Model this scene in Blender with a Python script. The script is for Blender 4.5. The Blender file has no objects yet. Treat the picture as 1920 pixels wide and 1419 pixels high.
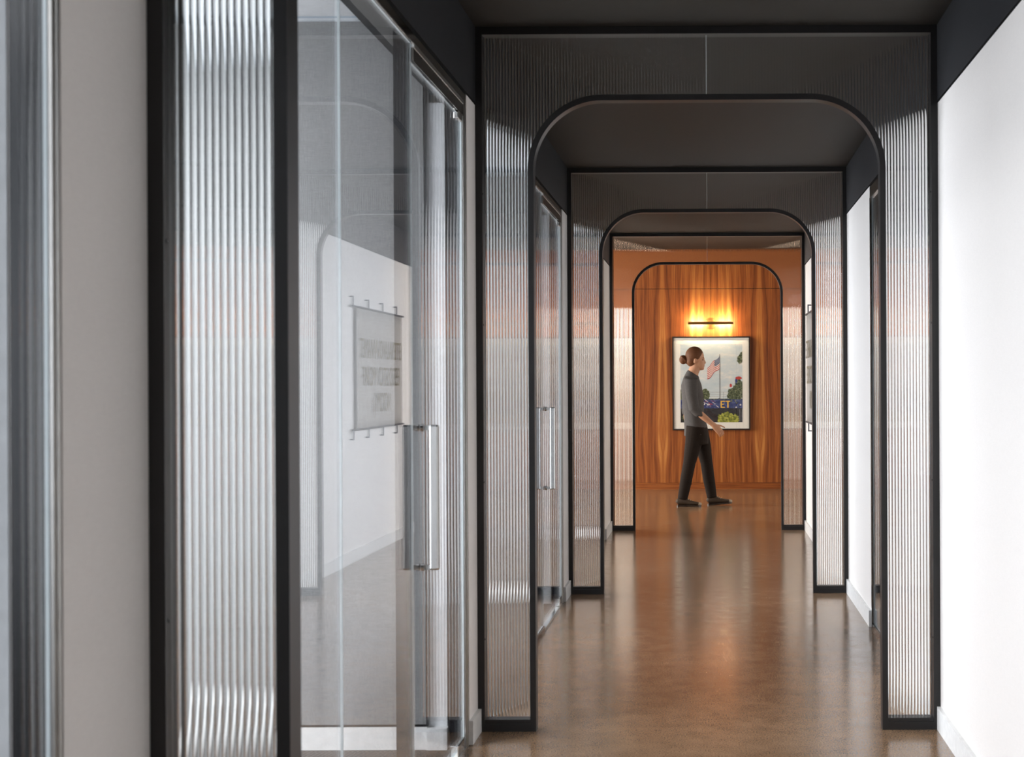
import bpy, bmesh, math, random
from mathutils import Vector, Matrix
random.seed(7)
sc = bpy.context.scene
PI = math.pi
COL = sc.collection

# ------------------------------------------------------------------ camera
FPX = 2708.0            # focal length in pixels of the 1920 x 1419 frame
HC = 1.32               # camera height
cam_d = bpy.data.cameras.new('camera')
cam = bpy.data.objects.new('camera', cam_d); COL.objects.link(cam)
cam_d.sensor_width = 36.0
cam_d.lens = FPX / 1920 * 36.0
cam_d.shift_x = (960 - 1327) / 1920
cam_d.shift_y = (720 - 709.5) / 1920
cam_d.clip_start = 0.02
cam.matrix_world = Matrix.Translation((0, 0, HC)) @ Matrix.Rotation(PI / 2, 4, 'X') @ Matrix.Rotation(math.radians(-0.28), 4, 'Z')
cam_d.dof.use_dof = True
cam_d.dof.focus_distance = 9.5
cam_d.dof.aperture_fstop = 8.0
sc.camera = cam

# ------------------------------------------------------------------ world, light, exposure
sc.view_settings.view_transform = 'Standard'
sc.view_settings.look = 'None'
sc.view_settings.gamma = 1.0
sc.view_settings.use_curve_mapping = False
sc.view_settings.exposure = 0.0
w = bpy.data.worlds.new('sky'); sc.world = w
w.use_nodes = True
w.node_tree.nodes['Background'].inputs[0].default_value = (0.75, 0.87, 1.0, 1)
w.node_tree.nodes['Background'].inputs[1].default_value = 0.6

def area(name, loc, rot, sx, sy, power, color):
    d = bpy.data.lights.new(name, 'AREA'); d.shape = 'RECTANGLE'
    d.size = sx; d.size_y = sy; d.energy = power; d.color = color
    o = bpy.data.objects.new(name, d); COL.objects.link(o)
    o.location = loc; o.rotation_euler = rot
    return o
DAY = (0.90, 0.94, 1.0)
# daylight in the window openings of the offices on the left (light faces +x)
OFFICES = [(-3.6, 1.94), (2.36, 5.234), (5.60, 8.72), (9.20, 12.28)]
OFF_W = [190, 212, 255, 265]
OFF_FILL = [15, 110, 30, 25]
OFF_X = -4.6
for (a, b), p in zip(OFFICES, OFF_W):
    area('window_daylight', (OFF_X - 0.02, (a + b) / 2, 1.55), (0, -PI / 2, 0), 2.0, (b - a) - 0.5, p, DAY)
# lobby: daylight from a window in its left end
area('lobby_daylight', (-4.98, 15.4, 1.6), (0, -PI / 2, 0), 2.0, 3.0, 380, (1.0, 0.93, 0.84))
area('lobby_daylight', (4.98, 15.0, 1.6), (0, PI / 2, 0), 2.0, 2.4, 60, (1.0, 0.93, 0.84))

# unseen lamps added to brighten the recesses beside the veneer wall
for s_ in (-1, 1):
    area('recess_fill_light', (s_ * 3.2, 18.95, 2.53), (0, 0, 0), 2.6, 0.3, 70, (1.0, 0.93, 0.85))
# unseen fill lamps added in the offices to brighten partition stubs and fabric
for (a, b), p in zip(OFFICES, OFF_FILL):
    area('office_fill_light', (-2.6, (a + b) / 2, 2.64), (0, 0, 0), 1.2, 0.3, p, (0.95, 0.97, 1.0))
cy = sc.cycles
cy.max_bounces = 24; cy.transmission_bounces = 20; cy.glossy_bounces = 8
cy.diffuse_bounces = 5; cy.transparent_max_bounces = 24
cy.caustics_refractive = True; cy.caustics_reflective = False
cy.sample_clamp_indirect = 6.0; cy.sample_clamp_direct = 0
cy.blur_glossy = 0.5
cy.use_denoising = True

# ------------------------------------------------------------------ materials
def newmat(name):
    m = bpy.data.materials.new(name); m.use_nodes = True
    nt = m.node_tree
    return m, nt, nt.nodes['Principled BSDF']

def N(nt, t, **kw):
    n = nt.nodes.new(t)
    for k, v in kw.items():
        setattr(n, k, v)
    return n

def math_node(nt, op, a, b=None):
    n = nt.nodes.new('ShaderNodeMath'); n.operation = op
    for i, v in enumerate((a, b)):
        if v is None: continue
        if isinstance(v, (int, float)): n.inputs[i].default_value = v
        else: nt.links.new(v, n.inputs[i])
    return n.outputs[0]

def ramp(nt, fac, stops):
    r = nt.nodes.new('ShaderNodeValToRGB')
    e = r.color_ramp.elements
    while len(e) < len(stops): e.new(0.5)
    for el, (p, c) in zip(e, stops):
        el.position = p; el.color = (c[0], c[1], c[2], 1)
    nt.links.new(fac, r.inputs[0])
    return r.outputs[0]

def noise(nt, vec, scale, detail=2.0, rough=0.5, sc3=None):
    if sc3 is not None:
        mp = nt.nodes.new('ShaderNodeMapping'); mp.inputs['Scale'].default_value = sc3
        nt.links.new(vec, mp.inputs['Vector']); vec = mp.outputs[0]
    n = nt.nodes.new('ShaderNodeTexNoise')
    n.inputs['Scale'].default_value = scale; n.inputs['Detail'].default_value = detail
    n.inputs['Roughness'].default_value = rough
    nt.links.new(vec, n.inputs['Vector'])
    return n.outputs['Fac']

def bump(nt, bs, h, strength, dist):
    b = nt.nodes.new('ShaderNodeBump')
    b.inputs['Strength'].default_value = strength; b.inputs['Distance'].default_value = dist
    nt.links.new(h, b.inputs['Height']); nt.links.new(b.outputs[0], bs.inputs['Normal'])

def plain(name, col, rough=0.5, metal=0.0, spec=0.5, var=0.06, scale=30):
    m, nt, bs = newmat(name)
    pos = N(nt, 'ShaderNodeNewGeometry').outputs['Position']
    f = noise(nt, pos, scale, 3)
    c = ramp(nt, f, [(0.3, [v * (1 - var) for v in col]), (0.7, [min(1, v * (1 + var)) for v in col])])
    nt.links.new(c, bs.inputs['Base Color'])
    bs.inputs['Roughness'].default_value = rough
    bs.inputs['Metallic'].default_value = metal
    bs.inputs['Specular IOR Level'].default_value = spec
    return m

def linen(name, col, amt, rough=0.85, sc_=(500, 500, 90)):
    """woven wall covering: fine threads crossing"""
    m, nt, bs = newmat(name)
    pos = N(nt, 'ShaderNodeNewGeometry').outputs['Position']
    a = noise(nt, pos, 1.0, 2, 0.6, (40, 40, 600))
    b = noise(nt, pos, 1.0, 2, 0.6, (600, 600, 40))
    s = math_node(nt, 'MULTIPLY', math_node(nt, 'ADD', a, b), 0.5)
    big = noise(nt, pos, 1.2, 2)
    s2 = math_node(nt, 'ADD', math_node(nt, 'MULTIPLY', s, 0.85), math_node(nt, 'MULTIPLY', big, 0.15))
    c = ramp(nt, s2, [(0.3, [v * (1 - amt) for v in col]), (0.7, [min(1, v * (1 + amt)) for v in col])])
    nt.links.new(c, bs.inputs['Base Color'])
    bs.inputs['Roughness'].default_value = rough
    bs.inputs['Specular IOR Level'].default_value = 0.25
    bump(nt, bs, s, 0.25, 0.0015)
    return m

M = {}
M['wall'] = linen('white_wall_covering', (0.84, 0.80, 0.765), 0.05)
M['office_wall'] = plain('office_white_paint', (0.90, 0.91, 0.92), 0.8)
M['fabric'] = linen('grey_fabric_wall', (0.24, 0.24, 0.237), 0.30)
M['baseboard'] = plain('white_baseboard_paint', (0.80, 0.79, 0.77), 0.45)
M['black'] = plain('black_satin_steel', (0.011, 0.010, 0.010), 0.38, 0.0, 0.45)
M['fascia'] = plain('charcoal_paint', (0.018, 0.0185, 0.021), 0.55, 0.0, 0.35)
M['ceiling'] = plain('dark_brown_ceiling_paint', (0.024, 0.020, 0.016), 0.55, 0.0, 0.3)
M['bronze'] = plain('polished_dark_metal', (0.20, 0.185, 0.17), 0.13, 1.0)
M['jamb'] = plain('dark_jamb_metal', (0.012, 0.012, 0.014), 0.2, 0.0)
M['trimsteel'] = plain('brushed_steel_trim', (0.55, 0.53, 0.50), 0.28, 1.0)
M['chrome'] = plain('polished_steel', (0.72, 0.71, 0.69), 0.12, 1.0, 0.5, 0.02)
M['chromeline'] = plain('bright_metal_line', (0.85, 0.83, 0.80), 0.25, 1.0, 0.5, 0.02)
M['edge'] = plain('glass_edge_painted_light', (0.80, 0.88, 0.90), 0.2, 0.0, 0.6, 0.03)  # opaque pale colour stands in for light refracted at the glass edges
M['brass'] = plain('aged_brass', (0.42, 0.25, 0.09), 0.3, 1.0)
M['mat'] = plain('white_mount_board', (0.85, 0.83, 0.78), 0.9, 0, 0.1, 0.01)
M['framewood'] = plain('black_picture_frame_wood', (0.018, 0.012, 0.010), 0.35)
M['lobby_wall'] = plain('lobby_white_paint', (0.80, 0.78, 0.75), 0.8)

def emitter(name, col, strength):
    m, nt, bs = newmat(name)
    bs.inputs['Base Color'].default_value = (0.8, 0.8, 0.8, 1)
    bs.inputs['Emission Color'].default_value = (*col, 1)
    bs.inputs['Emission Strength'].default_value = strength
    return m
M['led'] = emitter('warm_led_strip', (1.0, 0.77, 0.46), 320)
M['linear'] = emitter('linear_light_diffuser', (1.0, 0.80, 0.58), 40)

def clear_glass():
    m = bpy.data.materials.new('clear_glass'); m.use_nodes = True
    nt = m.node_tree; nt.nodes.clear()
    out = N(nt, 'ShaderNodeOutputMaterial')
    g = N(nt, 'ShaderNodeNewGeometry')
    dot = N(nt, 'ShaderNodeVectorMath', operation='DOT_PRODUCT')
    nt.links.new(g.outputs['Incoming'], dot.inputs[0]); nt.links.new(g.outputs['Normal'], dot.inputs[1])
    c = math_node(nt, 'ABSOLUTE', dot.outputs['Value'])
    p = math_node(nt, 'POWER', math_node(nt, 'SUBTRACT', 1.0, c), 5.0)
    r = math_node(nt, 'ADD', 0.04, math_node(nt, 'MULTIPLY', p, 0.96))
    tr = N(nt, 'ShaderNodeBsdfTransparent'); tr.inputs[0].default_value = (0.968, 0.975, 0.982, 1)
    gl = N(nt, 'ShaderNodeBsdfGlossy'); gl.inputs['Roughness'].default_value = 0.0
    gl.inputs[0].default_value = (0.97, 0.98, 1.0, 1)
    mx = N(nt, 'ShaderNodeMixShader')
    nt.links.new(r, mx.inputs[0]); nt.links.new(tr.outputs[0], mx.inputs[1]); nt.links.new(gl.outputs[0], mx.inputs[2])
    nt.links.new(mx.outputs[0], out.inputs[0])
    return m
M['glass'] = clear_glass()

def fluted_glass():
    m, nt, bs = newmat('fluted_glass')
    bs.inputs['Base Color'].default_value = (0.955, 0.975, 0.97, 1)
    bs.inputs['Transmission Weight'].default_value = 1.0
    bs.inputs['Roughness'].default_value = 0.0
    bs.inputs['IOR'].default_value = 1.5
    return m
M['flute'] = fluted_glass()

def concrete():
    m, nt, bs = newmat('polished_brown_concrete')
    pos = N(nt, 'ShaderNodeNewGeometry').outputs['Position']
    big = noise(nt, pos, 0.9, 4, 0.6)
    mid = noise(nt, pos, 9.0, 5, 0.65)
    fine = noise(nt, pos, 170.0, 2, 0.7)
    c1 = ramp(nt, big, [(0.3, (0.20, 0.124, 0.073)), (0.7, (0.28, 0.182, 0.112))])
    c2 = ramp(nt, mid, [(0.35, (0.86, 0.84, 0.82)), (0.7, (1.1, 1.09, 1.08))])
    c3 = ramp(nt, fine, [(0.30, (0.50, 0.46, 0.42)), (0.5, (0.95, 0.95, 0.95)), (0.68, (1.7, 1.65, 1.55))])
    mu = N(nt, 'ShaderNodeMix', data_type='RGBA', blend_type='MULTIPLY'); mu.inputs[0].default_value = 1
    nt.links.new(c1, mu.inputs[6]); nt.links.new(c2, mu.inputs[7])
    mu2 = N(nt, 'ShaderNodeMix', data_type='RGBA', blend_type='MULTIPLY'); mu2.inputs[0].default_value = 0.8
    nt.links.new(mu.outputs[2], mu2.inputs[6]); nt.links.new(c3, mu2.inputs[7])
    nt.links.new(mu2.outputs[2], bs.inputs['Base Color'])
    rr = N(nt, 'ShaderNodeMapRange'); rr.inputs[1].default_value = 0.3; rr.inputs[2].default_value = 0.7
    rr.inputs[3].default_value = 0.14; rr.inputs[4].default_value = 0.20
    nt.links.new(mid, rr.inputs[0]); nt.links.new(rr.outputs[0], bs.inputs['Roughness'])
    bs.inputs['Specular IOR Level'].default_value = 0.6
    bump(nt, bs, noise(nt, pos, 60, 3), 0.02, 0.003)
    return m
M['floor'] = concrete()

def carpet():
    m, nt, bs = newmat('grey_carpet')
    pos = N(nt, 'ShaderNodeNewGeometry').outputs['Position']
    wv = N(nt, 'ShaderNodeTexWave'); wv.inputs['Scale'].default_value = 38; wv.inputs['Distortion'].default_value = 1.5
    wv.inputs['Detail Scale'].default_value = 6; wv.bands_direction = 'DIAGONAL'
    nt.links.new(pos, wv.inputs['Vector'])
    f = math_node(nt, 'MULTIPLY', wv.outputs['Fac'], noise(nt, pos, 150, 2))
    nt.links.new(ramp(nt, f, [(0.1, (0.03, 0.03, 0.032)), (0.6, (0.20, 0.19, 0.18))]), bs.inputs['Base Color'])
    bs.inputs['Roughness'].default_value = 1.0
    bs.inputs['Specular IOR Level'].default_value = 0.1
    bump(nt, bs, f, 0.6, 0.004)
    return m
M['carpet'] = carpet()

SEAM = 0.043
def wood(name, horizontal=False):
    """book-matched flame veneer: mirrored every 0.61 m about the seam"""
    m, nt, bs = newmat(name)
    pos = N(nt, 'ShaderNodeNewGeometry').outputs['Position']
    sp = N(nt, 'ShaderNodeSeparateXYZ'); nt.links.new(pos, sp.inputs[0])
    x, z = (sp.outputs[2], sp.outputs[0]) if horizontal else (sp.outputs[0], sp.outputs[2])
    u = math_node(nt, 'PINGPONG', math_node(nt, 'SUBTRACT', x, SEAM), 0.61)
    cb = N(nt, 'ShaderNodeCombineXYZ'); nt.links.new(u, cb.inputs[0]); nt.links.new(z, cb.inputs[2])
    v = cb.outputs[0]
    warp = noise(nt, v, 1.0, 2, 0.5, (3.0, 1, 0.42))
    warp2 = noise(nt, v, 1.0, 3, 0.5, (9, 1, 0.9))
    # cathedral: contours of distance from the veneer's heart that narrow upwards
    d = math_node(nt, 'ADD', u, math_node(nt, 'MULTIPLY', math_node(nt, 'SUBTRACT', warp, 0.5), 0.20))
    d = math_node(nt, 'ADD', d, math_node(nt, 'MULTIPLY', math_node(nt, 'SUBTRACT', warp2, 0.5), 0.05))
    cd = N(nt, 'ShaderNodeCombineXYZ'); nt.links.new(d, cd.inputs[0]); nt.links.new(math_node(nt, 'MULTIPLY', z, 0.02), cd.inputs[2])
    bands = noise(nt, cd.outputs[0], 14.0, 2, 0.55)
    lines = noise(nt, cd.outputs[0], 75.0, 2, 0.6)
    fibre = noise(nt, v, 1.0, 3, 0.6, (260, 1, 5))
    s = math_node(nt, 'ADD', math_node(nt, 'MULTIPLY', bands, 0.52), math_node(nt, 'MULTIPLY', lines, 0.30))
    s = math_node(nt, 'ADD', s, math_node(nt, 'MULTIPLY', fibre, 0.18))
    c = ramp(nt, s, [(0.35, (0.08, 0.018, 0.005)), (0.45, (0.205, 0.055, 0.012)), (0.54, (0.33, 0.105, 0.024)), (0.67, (0.52, 0.225, 0.060))])
    nt.links.new(c, bs.inputs['Base Color'])
    bs.inputs['Roughness'].default_value = 0.38
    bs.inputs['Specular IOR Level'].default_value = 0.4
    return m
M['wood'] = wood('bookmatched_walnut_veneer')
M['woodbase'] = wood('walnut_skirting', True)

# ------------------------------------------------------------------ mesh helpers
def link_mesh(name, bm, mat, parent=None, smooth=False, mats=None):
    me = bpy.data.meshes.new(name); bm.normal_update(); bm.to_mesh(me); bm.free()
    for m_ in (mats or [mat]): me.materials.append(m_)
    if smooth:
        for p in me.polygons: p.use_smooth = True
    o = bpy.data.objects.new(name, me); COL.objects.link(o)
    if parent is not None: o.parent = parent
    return o

def bx(bm, x0, x1, y0, y1, z0, z1, mi=0):
    vs = [bm.verts.new((x, y, z)) for x in (min(x0, x1), max(x0, x1)) for y in (min(y0, y1), max(y0, y1)) for z in (min(z0, z1), max(z0, z1))]
    out = []
    for f in ((0, 1, 3, 2), (4, 6, 7, 5), (0, 4, 5, 1), (2, 3, 7, 6), (0, 2, 6, 4), (1, 5, 7, 3)):
        fc = bm.faces.new([vs[i] for i in f]); fc.material_index = mi; out.append(fc)
    return out

def box(name, dims, mat, parent=None, bevel=0.0):
    bm = bmesh.new(); bx(bm, *dims)
    if bevel:
        bmesh.ops.bevel(bm, geom=bm.edges[:], offset=bevel, segments=2, affect='EDGES', profile=0.5)
    return link_mesh(name, bm, mat, parent)

def boxes(name, lst, mat, parent=None):
    bm = bmesh.new()
    for d in lst: bx(bm, *d)
    return link_mesh(name, bm, mat, parent)

def struct(o, label=None):
    o['kind'] = 'structure'
    if label: o['label'] = label
    return o

def thing(name, label, cat, loc=(0, 0, 0), group=None):
    o = bpy.data.objects.new(name, None); COL.objects.link(o); o.location = loc
    o.empty_display_size = 0.1
    o['label'] = label; o['category'] = cat; o['kind'] = 'thing'
    if group: o['group'] = group
    return o

def place(o, parent):
    """parent keeping the world coordinates the mesh was built in"""
    o.parent = parent; o.matrix_parent_inverse = Matrix.Translation(-Vector(parent.location))
    return o

def tube(bm, p, q, r0, r1=None, seg=12, caps=True):
    r1 = r0 if r1 is None else r1
    p = Vector(p); q = Vector(q); t = (q - p).normalized()
    a = t.orthogonal().normalized(); b = t.cross(a)
    rings = []
    for c, r in ((p, r0), (q, r1)):
        rings.append([bm.verts.new(c + (a * math.cos(2 * PI * i / seg) + b * math.sin(2 * PI * i / seg)) * r) for i in range(seg)])
    for i in range(seg):
        j = (i + 1) % seg
        bm.faces.new((rings[0][i], rings[0][j], rings[1][j], rings[1][i]))
    if caps:
        bm.faces.new(rings[0][::-1]); bm.faces.new(rings[1])

# ------------------------------------------------------------------ dimensions
W = 0.8815          # half width of the corridor
ZC = 2.685          # corridor ceiling
ZF = 2.395          # underside of the charcoal fascia
XG = -0.893         # centre plane of the left glazing
ARCHES = [2.274, 5.50, 9.10, 13.04]
DEP = 0.062         # arch depth
END = ARCHES[-1] + DEP
LOB = 18.15         # veneer wall
T = 0.13            # wall thickness
BACK = -3.6

# ------------------------------------------------------------------ structure
struct(box('floor', (-W - T, W + T, BACK, END, -0.1, 0), M['floor']))
struct(box('floor_lobby', (-5, 5, END, LOB + 0.2, -0.1, 0), M['floor']))
struct(box('ceiling', (-W - T, W + T, BACK, END, ZC, ZC + 0.1), M['ceiling']))
struct(box('ceiling_lobby', (-5, 5, END, LOB + 0.2, 3.02, 3.12), M['ceiling']))

# glazed openings: (start of glass, joint, door leading edge, door end, end of steel jamb)
LEFT_OPEN = [(-2.6, -0.6, 1.08, 1.95, 1.972), (2.336, 3.51, 4.357, 5.245, 5.302), (5.562, 6.62, 7.776, 8.73, 8.785), (9.162, 10.3, 11.40, 12.25, 12.30)]
RIGHT_OPEN = [(6.60, 7.80)]
segs = []; y = BACK
for o_ in LEFT_OPEN:
    segs.append((y, o_[0])); y = o_[4]
segs.append((y, END))
segs = [s for s in segs if s[1] - s[0] > 0.01]
struct(boxes('wall_left', [(-W - T, -W, a, b, 0, ZF - 0.008) for a, b in segs], M['wall']))
bbs = [s for s in segs]
def clip_arch(a, b):
    out = [(a, b)]
    for A in ARCHES:
        nn = []
        for (p, q) in out:
            if p < A < q or p < A + DEP < q or (A <= p and q <= A + DEP):
                if A - p > 0.005: nn.append((p, A))
                if q - (A + DEP) > 0.005: nn.append((A + DEP, q))
            else: nn.append((p, q))
        out = nn
    return out
struct(boxes('baseboard_left', [(-W, -W + 0.014, a, b, 0, 0.088) for s in segs for a, b in clip_arch(*s)], M['baseboard']))
rsegs = [(BACK, RIGHT_OPEN[0][0]), (RIGHT_OPEN[0][1] + 0.03, END)]
struct(boxes('wall_right', [(W, W + T, a, b, 0, ZF - 0.008) for a, b in rsegs], M['wall']))
struct(boxes('baseboard_right', [(W - 0.014, W, a, b, 0, 0.088) for s in rsegs for a, b in clip_arch(*s)], M['baseboard']))
for nm, s in (('trim_left', -1), ('trim_right', 1)):
    struct(boxes(nm, [(s * (W - 0.002), s * (W + T), BACK, END, ZF, ZC), (s * (W + 0.012), s * (W + T), BACK, END, ZF - 0.008, ZF)], M['fascia']))
struct(box('wall_rear', (-W - T, W + T, BACK - 0.1, BACK, 0, ZC), M['office_wall']))

# offices on the left
for i, (a, b) in enumerate(OFFICES):
    x0, x1 = OFF_X, -W - T
    struct(box('floor_carpet', (x0, x1 + 0.085, a, b, -0.06, 0.0008 if False else 0.0), M['carpet']))
    struct(box('ceiling_office', (x0, x1, a, b, 2.66, 2.74), M['office_wall']))
    y0, y1 = (a + b) / 2 - (b - a - 0.5) / 2, (a + b) / 2 + (b - a - 0.5) / 2
    struct(boxes('wall_window_side', [(x0 - 0.15, x0, a, b, 0, 0.55), (x0 - 0.15, x0, a, b, 2.55, 2.66), (x0 - 0.15, x0, a, y0, 0.55, 2.55), (x0 - 0.15, x0, y1, b, 0.55, 2.55)], M['office_wall']))
    struct(boxes('window_%d' % (i + 1), [(x0 - 0.08, x0 + 0.005, yy - 0.02, yy + 0.02, 0.55, 2.55) for yy in (y0 + 0.02, (y0 + y1) / 2, y1 - 0.02)] + [(x0 - 0.08, x0 + 0.005, y0, y1, zz, zz + 0.04) for zz in (0.55, 2.51)], M['jamb']))
    if i == 0:
        struct(box('wall_office_near', (x0, x1, a - 0.1, a, 0, 2.66), M['office_wall']))
    # partition at the far end of the office, white, with a stretched-fabric face
    nxt = OFFICES[i + 1][0] if i < 3 else b + 0.2
    struct(box('wall_partition', (x0, x1, b + 0.03, nxt, 0, 2.66), M['office_wall']))
    struct(box('wall_partition_stub', (x1, -0.955, b + 0.03, b + 0.075, 0, 2.35), M['office_wall']))
    fw = thing('fabric_wall_panel', ['grey woven fabric wall panel in the nearest office on the left, behind the frame edge',
               'large grey woven fabric wall panel seen through the big glass partition on the left',
               'grey woven fabric wall panel behind the glass of the second bay on the left',
               'grey woven fabric wall panel behind the glass of the last bay on the left'][i], 'wall panel', (-2.8, b, 0.1))
    fp = box('fabric_face', (x0 + 0.003, -1.027, b, b + 0.028, 0.092, 2.64), M['fabric']); place(fp, fw)
    ed = box('edge_strip', (-1.027, -1.021, b + 0.002, b + 0.028, 0.088, 2.64), M['jamb']); place(ed, fw)
    ed = box('edge_strip', (x0 + 0.003, -1.021, b + 0.004, b + 0.028, 0.083, 0.092), M['jamb']); place(ed, fw)
    struct(boxes('baseboard_office', [(x0, -1.024, b + 0.001, b + 0.03, 0, 0.082), (-1.024, -0.95, b - 0.008, b + 0.03, 0, 0.078)], M['baseboard']))

# dark meeting room on the right, behind the second bay's glass
struct(box('floor_right_room', (W + T, 3.4, 5.5, 8.0, -0.1, 0), M['floor']))
struct(boxes('wall_right_room', [(3.4, 3.5, 5.4, 8.1, 0, 2.7), (W + T, 3.4, 5.4, 5.5, 0, 2.7), (W + T, 3.4, 8.0, 8.1, 0, 2.7)], M['fascia']))
struct(box('ceiling_right_room', (W + T, 3.5, 5.4, 8.1, 2.7, 2.8), M['ceiling']))

# lobby walls
struct(boxes('wall_lobby_front', [(-5, -W - T, END - 0.1, END, 0, 3.02), (W + T, 5, END - 0.1, END, 0, 3.02), (-W - T, W + T, END - 0.1, END, ZC + 0.1, 3.02)], M['lobby_wall']))
struct(boxes('wall_lobby_left', [(-5.15, -5, END - 0.1, LOB + 0.2, 0, 0.6), (-5.15, -5, END - 0.1, LOB + 0.2, 2.6, 3.02), (-5.15, -5, END - 0.1, 13.9, 0.6, 2.6), (-5.15, -5, 16.9, LOB + 0.2, 0.6, 2.6)], M['lobby_wall']))
struct(boxes('window_5', [(-5.08, -4.995, yy - 0.025, yy + 0.025, 0.6, 2.6) for yy in (13.92, 15.4, 16.88)], M['jamb']))
struct(boxes('wall_lobby_right', [(5, 5.15, END - 0.1, LOB + 0.2, 0, 0.6), (5, 5.15, END - 0.1, LOB + 0.2, 2.6, 3.02), (5, 5.15, END - 0.1, 13.8, 0.6, 2.6), (5, 5.15, 16.2, LOB + 0.2, 0.6, 2.6)], M['lobby_wall']))
struct(boxes('window_6', [(4.995, 5.08, yy - 0.025, yy + 0.025, 0.6, 2.6) for yy in (13.82, 15.0, 16.18)], M['jamb']))

# veneer wall: panels hung on a dark substrate
OPX = 1.525 * 1.22          # half width of the full-height veneer
ZBH = 2.30                  # underside of the veneer bulkhead over the side openings
wb = struct(boxes('wall_back', [(SEAM - OPX, SEAM + OPX, LOB + 0.022, LOB + 0.2, 0, 3.02), (-5, SEAM - OPX, LOB + 0.022, LOB + 0.2, ZBH, 3.02), (SEAM + OPX, 5, LOB + 0.022, LOB + 0.2, ZBH, 3.02)], M['framewood']))
PW = 1.22
for k in range(-5, 5):
    xa, xb = SEAM + k * PW, SEAM + (k + 1) * PW
    xa, xb = max(xa, -5), min(xb, 5)
    if xb - xa < 0.05: continue
    for z0, z1 in ((0.083, 2.516), (2.522, 3.02)):
        lo, hi = xa, xb
        pieces = [(lo, hi, z0)]
        if z0 < 1:
            pieces = []
            il, ih = max(lo, SEAM - OPX), min(hi, SEAM + OPX)
            if ih - il > 0.01: pieces.append((il, ih, z0))
            for ol, oh in ((lo, min(hi, SEAM - OPX)), (max(lo, SEAM + OPX), hi)):
                if oh - ol > 0.01: pieces.append((ol, oh, ZBH))
        for l, h, zz in pieces:
            box('veneer_panel', (l + 0.0015, h - 0.0015, LOB, LOB + 0.022, zz, z1), M['wood'], wb)
struct(box('baseboard_back', (SEAM - OPX, SEAM + OPX, LOB - 0.012, LOB + 0.022, 0, 0.081), M['woodbase']))
for s in (-1, 1):
    xa, xb = sorted((s * 5, SEAM + s * OPX))
    struct(box('wall_recess', (xa, xb, LOB + 1.4, LOB + 1.5, 0, 2.6), M['lobby_wall']))
    struct(box('ceiling_recess', (xa, xb, LOB + 0.2, LOB + 1.5, 2.55, 2.65), M['lobby_wall']))
    struct(box('floor_recess', (xa, xb, LOB + 0.2, LOB + 1.5, -0.1, 0), M['floor']))
    struct(box('wall_recess_end', (s * 5, s * 5.1, LOB + 0.2, LOB + 1.5, 0, 2.6), M['lobby_wall']))
    struct(box('wall_recess_inner', (SEAM + s * OPX, SEAM + s * (OPX - 0.1), LOB + 0.2, LOB + 1.5, 0, 2.6), M['lobby_wall']))

# ------------------------------------------------------------------ fluted-glass arches
AI, ZT, RC = 0.660, 2.4025, 0.262      # half width, top and corner radius of the opening
BAR = 0.022; OB = 0.026
def arch_curve(off, n=20):
    """the opening's outline from the floor at the left to the floor at the right, offset outwards"""
    a, zt, r = AI + off, ZT + off, RC + off
    pts = [(-a, 0.0)]
    for i in range(n + 1):
        th = PI - i / n * PI / 2
        pts.append((-a + r + r * math.cos(th), zt - r + r * math.sin(th)))
    for i in range(n + 1):
        th = PI / 2 - i / n * PI / 2
        pts.append((a - r + r * math.cos(th), zt - r + r * math.sin(th)))
    pts.append((a, 0.0))
    return pts
def curve_z(x, off):
    a, zt, r = AI + off, ZT + off, RC + off
    ax = abs(x)
    if ax >= a: return 0.03
    if ax <= a - r: return zt
    d = ax - (a - r)
    return zt - r + math.sqrt(max(0, r * r - d * d))

PITCH = 0.01178; SAG = 0.0025; GT = 0.005; NS = 10
ZBASE = 0.045
def fluted_pane(sign):
    """one sheet of reeded glass from the outer frame to the middle seam, cut along the arch"""
    bm = bmesh.new()
    xo, xi = W - OB + 0.004, 0.0022
    n = int(round((xo - xi) / PITCH)); p = (xo - xi) / n
    R = (p / 2) ** 2 / (2 * SAG) + SAG / 2
    ztop = ZC - 0.026
    yb = GT
    back = {}
    def bcol(x):
        k = round(x, 6)
        if k not in back:
            back[k] = (bm.verts.new((x, yb, max(ZBASE - 0.004, curve_z(x, BAR - 0.004)))), bm.verts.new((x, yb, ztop)))
        return back[k]
    for f in range(n):
        cols = []
        for s in range(NS + 1):
            t = s / NS
            x = sign * (xo - (f + t) * p)
            dx = (t - 0.5) * p
            yy = -(math.sqrt(R * R - dx * dx) - (R - SAG))
            zb = max(ZBASE - 0.004, curve_z(x, BAR - 0.004))
            cols.append((bm.verts.new((x, yy, zb)), bm.verts.new((x, yy, ztop)), x))
        for s in range(NS):
            a0, a1, xa = cols[s]; b0, b1, xb = cols[s + 1]
            q = (a0, b0, b1, a1) if sign < 0 else (b0, a0, a1, b1)
            fc = bm.faces.new(q); fc.smooth = True
            A = bcol(xa); B = bcol(xb)
            fc = bm.faces.new((B[0], A[0], A[1], B[1]) if sign < 0 else (A[0], B[0], B[1], A[1])); fc.smooth = False
            for q in ((a1, b1, B[1], A[1]) if sign < 0 else (b1, a1, A[1], B[1]), (b0, a0, A[0], B[0]) if sign < 0 else (a0, b0, B[0], A[0])):
                bm.faces.new([bm.verts.new(v_.co) for v_ in q])      # own corners, so the flutes' shading stays level
        if f == 0:
            c = cols[0]; A = bcol(c[2]); bm.faces.new([bm.verts.new(v_.co) for v_ in ((c[0], c[1], A[1], A[0]) if sign < 0 else (A[0], A[1], c[1], c[0]))])
        if f == n - 1:
            c = cols[-1]; A = bcol(c[2]); fc = bm.faces.new([bm.verts.new(v_.co) for v_ in ((A[0], A[1], c[1], c[0]) if sign < 0 else (c[0], c[1], A[1], A[0]))])
    return bm

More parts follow.
